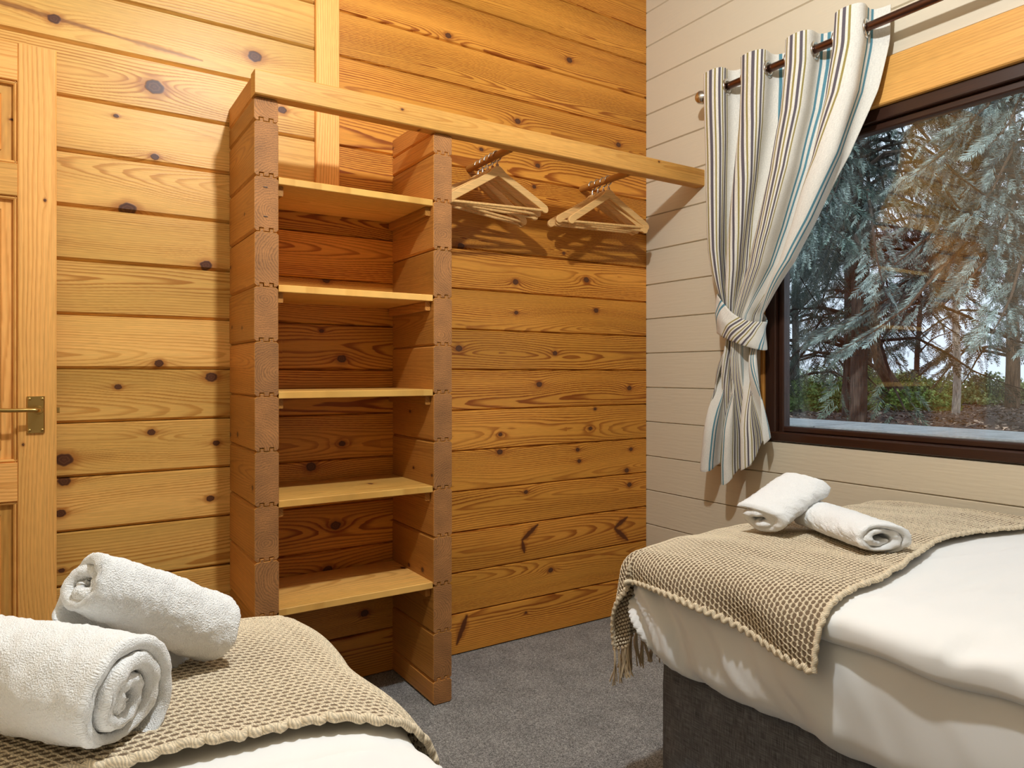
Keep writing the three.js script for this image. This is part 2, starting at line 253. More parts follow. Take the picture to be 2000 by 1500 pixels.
// window
const win = struct(group('window_1'), 'wide dark brown framed window beside the striped curtain', 'window');
const uvF = (l, p, q) => [l * 2, (p + q) * 8];
const addF = (name, x0, x1, y0, y1, z0, z1, ax, mat = M.frame, uv = uvF, c = 0.003) => mesh(name, board(x0, x1, y0, y1, z0, z1, ax, c, uv), mat, win);
addF('lintel_board', -0.014, 0.075, 1.883, 2.028, WIN.z0 + 0.004, WIN.z1, 'z', M.piece, (l, p, q) => atlasP.uvRow(11)(l, p + q - 1.88), 0.004);
addF('jamb_lining', -0.004, 0.075, 0.800, 1.883, WIN.z0 + 0.002, WIN.z0 + 0.018, 'y', M.piece, (l, p, q) => atlasP.uvRow(4)(l, p + q + 0.03));
addF('frame_jamb', 0.004, 0.075, 0.795, 1.883, WIN.z0 + 0.018, WIN.z0 + 0.062, 'y'); addF('frame_jamb', 0.004, 0.075, 0.795, 1.883, WIN.z1 - 0.062, WIN.z1, 'y');
addF('frame_head', 0.004, 0.075, 1.842, 1.883, WIN.z0 + 0.062, WIN.z1 - 0.062, 'z');
addF('frame_sill', -0.006, 0.075, 0.792, 0.826, WIN.z0 + 0.018, WIN.z1, 'z', M.frame, uvF, 0.005);
const sash = group('sash', win), bead = (x0, x1, y0, y1, z0, z1, ax) => mesh('glazing_bead', board(x0, x1, y0, y1, z0, z1, ax, 0.004, uvF), M.frame, sash);
bead(0.022, 0.062, 0.826, 1.842, WIN.z0 + 0.062, WIN.z0 + 0.084, 'y'); bead(0.022, 0.062, 0.826, 1.842, WIN.z1 - 0.084, WIN.z1 - 0.062, 'y');
bead(0.022, 0.062, 1.818, 1.842, WIN.z0 + 0.084, WIN.z1 - 0.084, 'z'); bead(0.022, 0.062, 0.826, 0.846, WIN.z0 + 0.084, WIN.z1 - 0.084, 'z');
for (const x of [0.036, 0.052]) mesh('pane', box(x - 0.002, x + 0.002, 0.836, 1.830, WIN.z0 + 0.076, WIN.z1 - 0.076), M.glass, win);

// open door leaf folded back against the pine wall
const door = struct(group('door_1'), 'open pine panelled door with a brass lever handle', 'door');
{
  const x1 = -2.190, x0 = x1 - 0.76, yT = 1.898, z0 = 0.016, z1 = 0.056, uvv = (row) => (l, p, q) => atlasP.uvRow(row)(l, Math.abs(p * 1.0 + 3) % 0.14 + q * 0.1);
  const uvStile = (row, xo) => (l, p, q) => atlasP.uvRow(row)(l, p - xo + q * 0.2);
  mesh('stile', board(x1 - 0.086, x1, 0.01, yT, z0, z1, 'y', 0.003, uvStile(10, x1 - 0.11)), M.piece, door);
  mesh('stile', board(x0, x0 + 0.086, 0.01, yT, z0, z1, 'y', 0.003, uvStile(13, x0 - 0.02)), M.piece, door);
  mesh('mullion', board(-2.612, -2.528, 0.01, yT, z0, z1 - 0.0005, 'y', 0.003, uvStile(12, -2.63)), M.piece, door);
  const rails = [[0.01, 0.20], [0.705, 0.806], [1.500, 1.584], [1.800, yT]];
  rails.forEach(([a, b], i) => { for (const [xa, xb] of [[x0 + 0.086, -2.612], [-2.528, x1 - 0.086]]) mesh('rail', board(xa, xb, a, b, z0, z1 - 0.001, 'x', 0.002, (l, p, q) => atlasP.uvRow(11 + (i % 2))(l + i * 0.3, p - a + q * 0.2)), M.piece, door); });
  for (let i = 0; i < 3; i++) for (const [xa, xb] of [[x0 + 0.086, -2.612], [-2.528, x1 - 0.086]]) {
    const a = rails[i][1], b = rails[i + 1][0], pnl = group('panel', door), w = xb - xa, m = 0.035;
    mesh('field', board(xa + m, xb - m, a + m, b - m, z0 + 0.012, z1 - 0.008, 'y', 0.012, (l, p, q) => atlasP.uvRow(10 + i)(l + 0.3, clamp((p - xa) * 0.45, 0, 0.148))), M.piece, pnl);
    mesh('margin', board(xa, xb, a, b, z0 + 0.01, z0 + 0.02, 'y', 0.001, (l, p) => atlasP.uvRow(13 - i)(l, clamp((p - xa) * 0.45, 0, 0.148))), M.piece, pnl);
    for (const [q0, q1, s0, s1, ax] of [[xa, xa + 0.009, a, b, 'y'], [xb - 0.009, xb, a, b, 'y'], [xa, xb, a, a + 0.009, 'x'], [xa, xb, b - 0.009, b, 'x']]) mesh('moulding', board(q0, q1, s0, s1, z0 + 0.018, z1 - 0.006, ax, 0.0035, (l, p, q) => atlasP.uvRow(10)(l, 0.05 + (q % 0.1))), M.piece, pnl);
  }
  const hx = -2.236, hy = 0.930, handle = group('handle', door);
  mesh('back_plate', board(hx - 0.0195, hx + 0.0195, hy - 0.048, hy + 0.048, z1, z1 + 0.006, 'y', 0.002), M.brass, handle);
  for (const [a, b] of [[-1, -1], [1, -1], [-1, 1], [1, 1]]) { const g = new THREE.SphereGeometry(0.0042, 10, 8); g.scale(1, 1, 0.5); g.translate(hx + a * 0.014, hy + b * 0.041, z1 + 0.0062); mesh('screw', g, M.brass, handle); }
  const lever = mergeGeometries([tube([[hx + 0.006, hy + 0.012, z1 + 0.004], [hx + 0.006, hy + 0.012, z1 + 0.030], [hx + 0.002, hy + 0.013, z1 + 0.043], [hx - 0.02, hy + 0.014, z1 + 0.046], [hx - 0.06, hy + 0.0145, z1 + 0.046], [hx - 0.105, hy + 0.018, z1 + 0.043]], 0.0055, 40, 10), (() => { const g = new THREE.CylinderGeometry(0.0095, 0.011, 0.012, 18); g.rotateX(Math.PI / 2); g.translate(hx + 0.006, hy + 0.012, z1 + 0.012); return g; })(), (() => { const g = new THREE.SphereGeometry(0.0065, 12, 8); g.translate(hx - 0.105, hy + 0.018, z1 + 0.043); return g; })()]);
  mesh('lever', lever, M.brass, handle);
  mesh('latch_bolt', board(x1 - 0.001, x1 + 0.007, hy + 0.002, hy + 0.018, z0 + 0.012, z0 + 0.026, 'x', 0.002), M.brass, door);
  for (const y of [0.25, 0.95, 1.68]) { const g = new THREE.CylinderGeometry(0.006, 0.006, 0.09, 12); g.translate(x0 - 0.004, y, z1 + 0.002); mesh('hinge', g, M.brass, door); }
}

// ---------------------------------------------------------------- shelving with hanging rail
const unit = tag(group('shelving_unit'), 'built-in pine shelving with stacked log sides and a long top beam', 'shelving');
{
  const W = 0.065, D = 0.315, xsL = -1.742, xsR = -1.203;
  function logShape(h, tongue, groove) {
    const s = new THREE.Shape(), c = 0.006, g = 0.0006, T = [[0.0145, 0.0245], [0.0405, 0.0505]], th = 0.0085, e = 0.0009;
    s.moveTo(c, g);
    if (groove) for (const [a, b] of T) { s.lineTo(a - e, g); s.lineTo(a - e, g + th + e); s.lineTo(b + e, g + th + e); s.lineTo(b + e, g); }
    s.lineTo(W - c, g); s.lineTo(W, c + g); s.lineTo(W, h - c - g); s.lineTo(W - c, h - g);
    if (tongue) for (const [a, b] of T.slice().reverse()) { s.lineTo(b, h - g); s.lineTo(b, h + th - g); s.lineTo(a, h + th - g); s.lineTo(a, h - g); }
    s.lineTo(c, h - g); s.lineTo(0, h - c - g); s.lineTo(0, c + g); s.closePath(); return s;
  }
  function logGeo(h, tongue, groove, depth, row, ei) {
    const g = new THREE.ExtrudeGeometry(logShape(h, tongue, groove), { depth, bevelEnabled: true, bevelThickness: 0.0015, bevelSize: 0.0012, bevelOffset: -0.0012, bevelSegments: 1, steps: 1 });
    const P = g.attributes.position, uv = g.attributes.uv, nCap = g.groups[0].count, f = atlasP.uvRow(row % 6);
    for (let i = 0; i < P.count; i++) { if (i < nCap) uv.setXY(i, (P.getX(i) / W * 0.5 + (ei % 2)) * 0.25 + ((ei >> 1) % 2) * 0.5, (((ei * 3) % 10) + P.getY(i) / 0.17) / 10); else { const t = f(P.getZ(i) + (ei * 0.37) % 1.4, clamp(P.getY(i), 0, 0.15)); uv.setXY(i, t[0], t[1]); } }
    return g;
  }
  let ei = 0;
  for (const x of [xsL, xsR]) {
    const side = group('side_panel', unit), R = rng(Math.round(-x * 1000));
    for (let k = 0; k < 13; k++) {
      const y0 = k ? 0.075 + (k - 1) * 0.15 : 0.001, y1 = k === 12 ? 1.789 : 0.075 + k * 0.15, last = k === 12;
      const g0 = logGeo(y1 - y0, !last, k > 0, D - 0.0015, k + (x === xsL ? 0 : 3), ei++);
      let g = g0;
      if (last) { const up = logGeo(0.068, false, false, 0.284, k + 1, ei++); up.translate(0, y1 - y0 - 0.002, 0); const n0 = g0.groups[0].count, n1 = g0.groups[1].count, m0 = up.groups[0].count, m1 = up.groups[1].count; g = mergeGeometries([g0, up]); g.clearGroups(); g.addGroup(0, n0, 0); g.addGroup(n0, n1, 1); g.addGroup(n0 + n1, m0, 0); g.addGroup(n0 + n1 + m0, m1, 1); }
      const m = mesh('log', g, [M.endGrain, M.piece], side); m.position.set(x + (R() - 0.5) * 0.0022, y0, 0.001 + (R() - 0.5) * 0.003);
    }
    if (x === xsL) for (const y of [1.545, 1.465]) mesh('staple', board(x + 0.024, x + 0.035, y, y + 0.0025, 0.316, 0.3185, 'x', 0.0008), M.steel, side);
  }
  const sh = [1.580, 1.283, 0.988, 0.687, 0.387];
  sh.forEach((y, i) => {
    const s = group('shelf', unit), xa = xsL + W + 0.001, xb = xsR - 0.001, f = atlasP.uvRow(6 + (i % 4));
    mesh('board', board(xa, xb, y - 0.02, y, 0.006, 0.313, 'x', 0.0015, (l, p, q) => f(l + i * 0.27, ((q + (p - y) * 1.0) * 0.45 + 0.02))), M.piece, s);
    for (const [a, b] of [[xa, xa + 0.017], [xb - 0.017, xb]]) mesh('cleat', board(a, b, y - 0.048, y - 0.0205, 0.008, 0.295, 'z', 0.002, (l, p, q) => atlasP.uvRow(i)(l, (Math.abs(p + q) * 0.7) % 0.15)), M.piece, s);
  });
  mesh('top_beam', board(-1.744, -0.001, 1.790, 1.856, 0.2865, 0.334, 'x', 0.003, (l, p, q) => atlasP.uvRow(13)(l, (p - 1.78) + q * 0.3 - 0.08)), M.piece, unit);
  for (const x of [-0.898, -0.365]) { const g = new THREE.CylinderGeometry(0.0125, 0.0125, 0.287, 20); g.rotateX(Math.PI / 2); g.translate(x, 1.798, 0.1435); const uv = g.attributes.uv; for (let i = 0; i < uv.count; i++) { const t = atlasP.uvRow(2)(uv.getY(i) * 0.3, uv.getX(i) * 0.1); uv.setXY(i, t[0], t[1]); } mesh('hanging_rod', g, M.piece, unit); }
}

// ---------------------------------------------------------------- coat hangers
{
  const s = new THREE.Shape();
  s.moveTo(0, 0.004); s.bezierCurveTo(0.016, 0.004, 0.022, -0.010, 0.040, -0.022); s.bezierCurveTo(0.09, -0.050, 0.165, -0.088, 0.208, -0.114); s.bezierCurveTo(0.222, -0.122, 0.220, -0.142, 0.206, -0.143);
  s.bezierCurveTo(0.195, -0.143, 0.19, -0.136, 0.182, -0.128); s.bezierCurveTo(0.13, -0.100, 0.06, -0.062, 0.0, -0.030);
  s.bezierCurveTo(-0.06, -0.062, -0.13, -0.100, -0.182, -0.128); s.bezierCurveTo(-0.19, -0.136, -0.195, -0.143, -0.206, -0.143);
  s.bezierCurveTo(-0.220, -0.142, -0.222, -0.122, -0.208, -0.114); s.bezierCurveTo(-0.165, -0.088, -0.09, -0.050, -0.040, -0.022); s.bezierCurveTo(-0.022, -0.010, -0.016, 0.004, 0, 0.004);
  const body = new THREE.ExtrudeGeometry(s, { depth: 0.007, bevelEnabled: true, bevelThickness: 0.0025, bevelSize: 0.0022, bevelOffset: -0.002, bevelSegments: 2, curveSegments: 8 }); body.translate(0, 0, -0.0035);
  { const uv = body.attributes.uv; for (let i = 0; i < uv.count; i++) uv.setXY(i, uv.getX(i) * 3, uv.getY(i) * 6); }
  const bar = new THREE.CylinderGeometry(0.0055, 0.0055, 0.392, 12); bar.rotateZ(Math.PI / 2); bar.translate(0, -0.133, 0);
  const hp = [[0, -0.002, 0], [0, 0.016, 0]]; for (let a = -80; a <= 190; a += 15) { const t = a * Math.PI / 180; hp.push([0.0165 * Math.cos(t), 0.040 + 0.0165 * Math.sin(t), 0]); }
  const hook = tube(hp, 0.0030, 60, 8);
  const collar = new THREE.CylinderGeometry(0.006, 0.006, 0.008, 14); collar.translate(0, 0.007, 0);
  const proto = new THREE.Group(); for (const [n, g, m] of [['body', body, M.hanger], ['trouser_bar', bar, M.hanger], ['hook', hook, M.steel], ['collar', collar, M.steel]]) mesh(n, g, m, proto);
  const put = (x, z, yaw, tilt, label, grp) => { const h = proto.clone(); h.name = numbered('coat_hanger'); h.position.set(x, 1.7555, z); h.rotation.order = 'YZX'; h.rotation.y = yaw; h.rotation.z = tilt; tag(h, label, 'hanger', grp); scene.add(h); };
  const G1 = 'hangers on the rod beside the shelves', G2 = 'hangers on the rod near the painted wall', x1 = -0.898, x2 = -0.365;
  put(x1, 0.202, 0.05, 0.05, 'frontmost wooden coat hanger on the rod beside the shelves', G1);
  put(x1, 0.170, 0.09, 0.02, 'second wooden coat hanger from the front on the rod beside the shelves', G1);
  put(x1, 0.136, -0.03, -0.04, 'third wooden coat hanger from the front on the rod beside the shelves', G1);
  put(x1, 0.100, 0.12, -0.07, 'fourth wooden coat hanger from the front on the rod beside the shelves', G1);
  put(x1, 0.066, 0.03, -0.10, 'rearmost wooden coat hanger on the rod beside the shelves', G1);
  put(x2, 0.172, 0.06, 0.06, 'frontmost wooden coat hanger on the rod near the painted wall', G2);
  put(x2, 0.140, -0.10, -0.01, 'second wooden coat hanger from the front on the rod near the painted wall', G2);
  put(x2, 0.106, 0.02, 0.03, 'third wooden coat hanger from the front on the rod near the painted wall', G2);
  put(x2, 0.072, -0.05, 0.02, 'rearmost wooden coat hanger on the rod near the painted wall', G2);
}

// ---------------------------------------------------------------- curtain rod, curtain, hook
{
  const rod = tag(group('curtain_rod'), 'bronze curtain pole with a ball finial above the window', 'curtain rod');
  const y = 2.105, x = -0.092;
  const g = new THREE.CylinderGeometry(0.0135, 0.0135, 2.05, 20); g.rotateX(Math.PI / 2); g.translate(x, y, 0.445 + 1.025); mesh('pole', g, M.bronze, rod);
  const pts = [[0.0005, -0.062], [0.012, -0.059], [0.022, -0.050], [0.0265, -0.037], [0.022, -0.022], [0.012, -0.013], [0.0105, -0.008], [0.016, -0.005], [0.0165, 0.0], [0.0155, 0.030], [0.0165, 0.032], [0.0165, 0.037], [0.0005, 0.038]].map((p) => new THREE.Vector2(...p));
  const f = new THREE.LatheGeometry(pts, 28); f.rotateX(Math.PI / 2); f.translate(x, y, 0.437); mesh('finial', f, M.steel, rod);
  for (const z of [0.50, 2.42]) { const a = new THREE.CylinderGeometry(0.008, 0.008, 0.092, 12); a.rotateZ(Math.PI / 2); a.translate(-0.046, y - 0.02, z); const p = new THREE.CylinderGeometry(0.024, 0.024, 0.008, 20); p.rotateZ(Math.PI / 2); p.translate(-0.004, y - 0.02, z); const r = new THREE.TorusGeometry(0.0175, 0.004, 8, 24); r.translate(x, y, z); mesh('bracket', mergeGeometries([a, p, r]), M.bronze, rod); }

  const cur = tag(group('curtain'), 'cream curtain with teal, olive and grey stripes gathered by a tieback', 'curtain');
  const interp = (tab, y) => { for (let i = 0; i < tab.length - 1; i++) if (y <= tab[i][0] && y >= tab[i + 1][0]) return lerp(tab[i + 1][1], tab[i][1], smoothish((y - tab[i + 1][0]) / (tab[i][0] - tab[i + 1][0]))); return y > tab[0][0] ? tab[0][1] : tab[tab.length - 1][1]; };
  const smoothish = (t) => t;
  const ZR = [[2.2, 1.112], [2.07, 1.105], [1.918, 1.078], [1.731, 1.010], [1.54, 0.905], [1.416, 0.825], [1.32, 0.735], [1.25, 0.672], [1.18, 0.645], [1.10, 0.645], [0.95, 0.668], [0.8, 0.695], [0.6, 0.71]];
  const ZL = [[2.2, 0.462], [1.9, 0.468], [1.5, 0.474], [1.30, 0.492], [1.20, 0.508], [1.12, 0.498], [0.9, 0.440], [0.7, 0.408], [0.6, 0.40]];
  const WAVES = 3.6, gather = (y) => Math.exp(-Math.pow((y - 1.21) / 0.13, 2));
  const yAt = (u, v) => {
    const yt = 2.168 + 0.006 * Math.sin(u * 9), yb = lerp(0.672, 0.795, smooth(0.55, 1.0, u)) + 0.028 * Math.cos(2 * Math.PI * 3.2 * u + 0.6) + 0.02 * (u < 0.5 ? 1 : 0) * Math.sin(u * 12);
    return lerp(yt, yb, v);
  };
  const point = (u, v) => {
    const y = yAt(u, v), g = gather(y), zl = interp(ZL, y), zr = interp(ZR, y), up = smooth(1.1, 2.1, y), low = smooth(1.15, 0.8, y);
    const drift = 0.35 * (1 - up) * (1 - low), ph = 2 * Math.PI * (WAVES * u + drift * Math.sin(u * 5)) + 2.6, ph2 = 2 * Math.PI * 3.2 * u + 0.6;
    const amp = lerp(lerp(0.040, 0.050, up), 0.042, low) * (1 - 0.72 * g);
    const wave = lerp(Math.cos(ph), Math.cos(ph2), low), side = lerp(Math.sin(ph * 2), Math.sin(ph2 * 2), low);
    let x = -0.088 + amp * wave + 0.008 * N1(u * 7, y * 3) * (1 - g);
    x += g * (0.010 * Math.cos(ph * 2.3) - 0.055 * Math.sin(Math.PI * u) + 0.035);
    x -= 0.028 * Math.sin(Math.PI * clamp((2.05 - y) / 0.85, 0, 1)) * u * (1 - low);
    const bulge = (1 - up) * (1 - low) * 0.4;
    let z = lerp(zl, zr, u) + 0.020 * side * (0.5 + 0.5 * up) * (1 - g) + 0.006 * N2(u * 9, y * 2.5);
    return [Math.min(x, -0.008), y, z];
  };
  const stripeU = (u) => u * 3.85 - 0.02;
  mesh('cloth', thickGrid(300, 150, point, (u, v) => [stripeU(u), v * 5], 0.0025), M.curtain, cur);
  // eyelets round the pole
  for (const u of [0.093, 0.232, 0.371, 0.51, 0.649, 0.788, 0.927]) {
    const v = 0.042, p = new THREE.Vector3(...point(u, v)), a = new THREE.Vector3(...point(u + 0.006, v)).sub(new THREE.Vector3(...point(u - 0.006, v))), n = a.cross(new THREE.Vector3(0, 1, 0)).normalize();
    const g2 = new THREE.TorusGeometry(0.0245, 0.0062, 10, 32); g2.scale(1, 1, 0.8); g2.lookAt(n); p.y = 2.105; g2.translate(p.x, p.y, p.z); mesh('eyelet', g2, M.steel, cur);
  }
  // tieback: a shaped band of the same cloth round the gathered folds, its ends drawn to the wall hook
  const band = thickGrid(90, 14, (u, v) => {
    const a = lerp(-1.05, Math.PI + 1.15, u), zc = 0.578, z = zc - 0.098 * Math.cos(Math.PI - a) * 1.0, x = -0.082 - 0.070 * Math.sin(a) - 0.004 * Math.sin(v * Math.PI), k = clamp((z - 0.48) / 0.2, -0.2, 1.1);
    const yt = lerp(1.338, 1.222, smooth(0, 1, k)) - 0.012 * Math.sin(Math.PI * clamp(k, 0, 1)), yb = lerp(1.196, 1.118, k), pinch = 1 - 0.55 * smooth(0.78, 1, Math.abs(u - 0.5) * 2);
    const m = (yt + yb) / 2, sv = (v - 0.5) * 2; return [Math.min(-0.006, x + 0.005 * sv * sv + 0.003 * N1(u * 14, v * 3)), m + sv * (yt - yb) / 2 * pinch + 0.05 * smooth(0.75, 1, Math.abs(u - 0.5) * 2) * (u > 0.5 ? 0.3 : 1) , z];
  }, (u, v) => [u * 2.2 + 0.33 * v + 0.1, v * 0.3], 0.003);
  mesh('tieback', band, M.curtain, cur);
  const hk = tag(group('tieback_hook'), 'small metal wall hook holding the curtain tieback', 'hook');
  mesh('stem', tube([[0, 1.345, 0.462], [-0.02, 1.342, 0.462], [-0.045, 1.340, 0.462], [-0.055, 1.350, 0.462], [-0.054, 1.372, 0.462]], 0.0035, 30, 10), M.steel, hk);
  const kb = new THREE.SphereGeometry(0.0065, 14, 10); kb.translate(-0.054, 1.376, 0.462); mesh('knob', kb, M.steel, hk);
  const rs = new THREE.CylinderGeometry(0.012, 0.012, 0.004, 18); rs.rotateZ(Math.PI / 2); rs.translate(-0.002, 1.345, 0.462); mesh('rosette', rs, M.steel, hk);
}

// ---------------------------------------------------------------- beds
// s = +1: the free long side faces -x (bed under the window); s = -1: it faces +x
function makeBed(xFree, s, label) {
  const width = 0.99, len = 1.98, zFoot = 1.05, cx = xFree + s * width / 2, cz = zFoot + len / 2, b = tag(group('bed'), label, 'bed');
  const base = softBlock(width - 0.09, 0.345, len - 0.1, 0.012, 0.06, null, 1); const P = base.attributes.position, uv = [];
  for (let i = 0; i < P.count; i++) uv.push((P.getX(i) + P.getZ(i)) * 2, P.getY(i) * 2); base.setAttribute('uv', new THREE.Float32BufferAttribute(uv, 2)); base.translate(cx, 0.365 - 0.345 / 2 + 0.005, cz);
  mesh('divan_base', base, M.divan, b);
  for (const ax of [-1, 1]) for (const az of [-1, 1]) { const g = new THREE.CylinderGeometry(0.02, 0.016, 0.036, 14); g.translate(cx + ax * (width / 2 - 0.1), 0.018, cz + az * (len / 2 - 0.12)); mesh('caster', g, M.steel, b); }
  // mattress in a fitted sheet: bulging sides, gathers pulled round the foot corner
  const hm = 0.232, ym = 0.482;
  const mat = softBlock(width, hm, len, 0.055, 0.0095, (p) => {
    const side = -s * p.x > width / 2 - 0.09, foot = -p.z > len / 2 - 0.12, t = (p.y + hm / 2) / hm;
    const zz = p.z + len / 2, low = smooth(0.55, 0.0, t);
    if (-s * p.x > width / 2 - 0.2) {
      const near = Math.exp(-zz / 0.22), q = zz - 0.15 * (1 - t) + 0.02 * N2(zz * 5, t * 3), c1 = Math.pow(Math.abs(Math.sin(q * 34 + 0.6)), 5), c2 = Math.pow(Math.abs(Math.sin(q * 61 + 2.0)), 7);
      const far = Math.pow(Math.max(0, N1(q * 9, 5.5)), 2) * 0.03 * smooth(1.0, 0.5, t);
      p.x -= s * (side ? 1 : 0) * (near * (0.026 * c1 + 0.014 * c2) * smooth(1.02, 0.75, t) + far + 0.008 * N2(zz * 3.1 - t * 0.9, 8.4) * smooth(1, 0.4, t) + 0.010 * Math.sin(Math.PI * t));
      p.y += low * 0.075 * Math.exp(-zz * zz / 0.006) * (side || foot ? 1 : 0) + (t < 0.5 && side ? 0.012 * N3(zz * 4, 2) * low : 0);
    }
  });
  mat.translate(cx, ym, cz); mesh('mattress', mat, M.sheet, b);
  // duvet lying on top, its edge rolling just over the side
  const hd = 0.05, dw = width + 0.03, dl = len - 0.08;
  const duv = softBlock(dw, hd, dl, 0.0245, 0.011, (p) => {
    const e = -s * p.x - (dw / 2 - 0.16), top = p.y > 0, zz = p.z + dl / 2;
    const fold = N1(p.x * 2.2 + 0.6 * zz, zz * 12) * 0.5 + N2(p.x * 1.2 + zz * 0.5, zz * 24) * 0.25;
    const free = smooth(0.25, 0.5, zz); const rw = (n) => Math.pow(1 - Math.abs(n), 6); if (top) p.y += (0.009 * rw(N1(p.x * 1.1 + zz * 1.4, zz * 7 - p.x * 1.6)) * (0.5 + 0.5 * N2(p.x * 2, zz * 3)) + 0.006 * rw(N3(p.x * 1.7 - zz, zz * 13 - p.x * 2)) + 0.010 * fold + 0.006 * N3(p.x * 3, zz * 2.2)) * free;
    if (e > 0) {
      const k = smooth(0, 0.16, e); p.y -= 0.022 * k * k;
      p.y += 0.016 * N2(zz * 8 + (-s * p.x) * 11, 4) * k * (top ? 1 : 0.5); p.x += -s * k * 0.010 * N1(zz * 6, 9);
      if (!top) p.y += k * 0.012 * N1(zz * 5, 3);
    }
  });
  duv.translate(cx - s * 0.012, 0.615, cz + 0.03); mesh('duvet', duv, M.sheet, b);
  return b;
}
makeBed(-1.05, 1, 'single bed under the window with grey divan base and white bedding');
makeBed(-1.872, -1, 'single bed beside the open door with white bedding');

// throws: knitted blankets laid over the foot of each bed
function makeThrow(xFree, s, o, label) {
  const R = 0.062, top = 0.662, g = group('throw_blanket'); tag(g, label, 'blanket');
  const xe = xFree + s * (R - 0.045), ze = 1.05 + R - 0.02, A = o.inner + o.side, B = o.reach + o.foot;
  const over = (q) => { if (q <= R * Math.PI / 2) { const a = q / R; return [R * Math.sin(a), R * (1 - Math.cos(a))]; } return [R + o.flare * (q - R * Math.PI / 2), R + (q - R * Math.PI / 2)]; };
  const drape = (a, b) => {            // a, b: metres in from the free side and from the foot
    const oa = Math.max(0, -a), ob = Math.max(0, -b), q = Math.hypot(oa, ob);
    let out = 0, down = 0, da = 0, db = 0;
    if (q > 0) { [out, down] = over(q); da = oa / q; db = ob / q; const ang = Math.atan2(ob, oa); const corner = Math.min(1, 4 * Math.min(da, db)); out += corner * q * 0.10 * Math.cos(ang * 6) ; if (corner < 0.5) out += Math.min(1, q / 0.12) * (0.012 * Math.sin((a * 1.0 + b) * 21 + 1) + 0.010 * N1((b + a * 0.3) * 7, 2.2)); }
    const ia = Math.max(0, a), ib = Math.max(0, b);
    const dome = -0.016 * Math.exp(-ia / 0.09) - 0.016 * Math.exp(-ib / 0.12), rip = 0.0035 * N2(a * 6, b * 6) + 0.003 * N1(a * 14, b * 3);
    return [xe + s * (ia - da * out), top - down + dome + rip, ze + ib - db * out];
  };
  const ab = (u, v) => {
    const a = lerp(-o.side, o.inner, u) , f = o.edge(clamp(a, 0, o.inner)), wob = 0.006 * N1(a * 9, 5) + 0.0025 * Math.sin(a * 440);
    const b = lerp(-o.foot + 0.008 * N2(a * 12, 3), o.reach + f + wob, v); const hem = u < 0.02 ? 0 : 0;
    return [a + (u === 0 ? 0.004 * Math.sin(v * 260) + o.hem(b) : smooth(0.25, 0, u) * o.hem(b)), b];
  };
  // two-tone weave: a cream net with staggered open cells about 10 mm apart
  const cw = 0.0108, ch = 0.0096, cell = (a, b) => {
    const row = Math.floor(b / ch), fx = a / cw + (row & 1) * 0.5, ux = fx - Math.floor(fx) - 0.5, uy = b / ch - row - 0.5;
    return 0.0040 * smooth(0.45, 0.26, Math.hypot(ux * 0.86 + uy * 0.12, uy * 1.02) + 0.08 * N1(a * 260, b * 260)) + 0.0003 * N2(a * 700, b * 700);
  };
  const nu = Math.round(A / 0.0018), nv = Math.round(B / 0.0016), uvc = (u, v) => { const [a, b] = ab(u, v); return [a / 0.045, b / 0.045]; }, at = (u, v) => drape(...ab(u, v)), sg = s > 0 ? 1 : -1;
  const topG = gridGeo(nu, nv, at, uvc), P = topG.attributes.position.array, Q = topG.attributes.normal.array;
  for (let j = 0, k = 0; j <= nv; j++) for (let i = 0; i <= nu; i++, k += 3) { const [a, b] = ab(i / nu, j / nv), d = sg * cell(a, b); P[k] -= Q[k] * d; P[k + 1] -= Q[k + 1] * d; P[k + 2] -= Q[k + 2] * d; }
  topG.computeVertexNormals();
  mesh('cream_net', topG, M.knit, g);
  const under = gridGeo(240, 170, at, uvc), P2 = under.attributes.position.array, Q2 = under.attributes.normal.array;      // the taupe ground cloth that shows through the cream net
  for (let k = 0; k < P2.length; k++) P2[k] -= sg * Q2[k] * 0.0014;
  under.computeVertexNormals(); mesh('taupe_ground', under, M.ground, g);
  const rimPts = []; for (let i = 0; i <= 160; i++) { const [a, b] = ab(i / 160, 1), p = drape(a, b); rimPts.push([p[0], p[1] - 0.003 + 0.0016 * Math.sin(i * 2.1), p[2] + 0.0012 * Math.cos(i * 2.1)]); }
  const sidePts = []; for (let i = 0; i <= 120; i++) { const [a, b] = ab(0, i / 120), p = drape(a, b); sidePts.push([p[0], p[1] + 0.0015 * Math.sin(i * 2.1), p[2]]); }
  for (const q of [rimPts, sidePts]) { const e = tube(q, 0.0052, 480, 6), u = e.attributes.uv; for (let i = 0; i < u.count; i++) u.setXY(i, u.getX(i) * 24, u.getY(i) * 0.4); mesh('edging', e, M.knit, g); }
  // knotted fringe along the foot edge
  const r = rng(91);
  for (let i = 0; i < o.fringe; i++) {
    const u = i / 70, [a, b] = ab(u, 0), p = drape(a, b), L = 0.06 + 0.035 * r(), pts = [[p[0], p[1] + 0.004, p[2]], [p[0] + (r() - 0.5) * 0.008, p[1] - L * 0.4, p[2] + (r() - 0.5) * 0.01], [p[0] + (r() - 0.5) * 0.018, p[1] - L, p[2] + (r() - 0.5) * 0.018]];
    const kn = new THREE.SphereGeometry(0.0045, 8, 6); kn.translate(pts[0][0], pts[0][1] - 0.008, pts[0][2]);
    const strands = [kn]; for (let k = 0; k < 5; k++) strands.push(tube(pts.map((q, j) => [q[0] + (r() - 0.5) * 0.008 * j, q[1] + (r() - 0.5) * 0.01 * j, q[2] + (r() - 0.5) * 0.008 * j]), 0.0017, 6, 5));
    mesh('tassel', mergeGeometries(strands), M.yarn, g);
  }
}
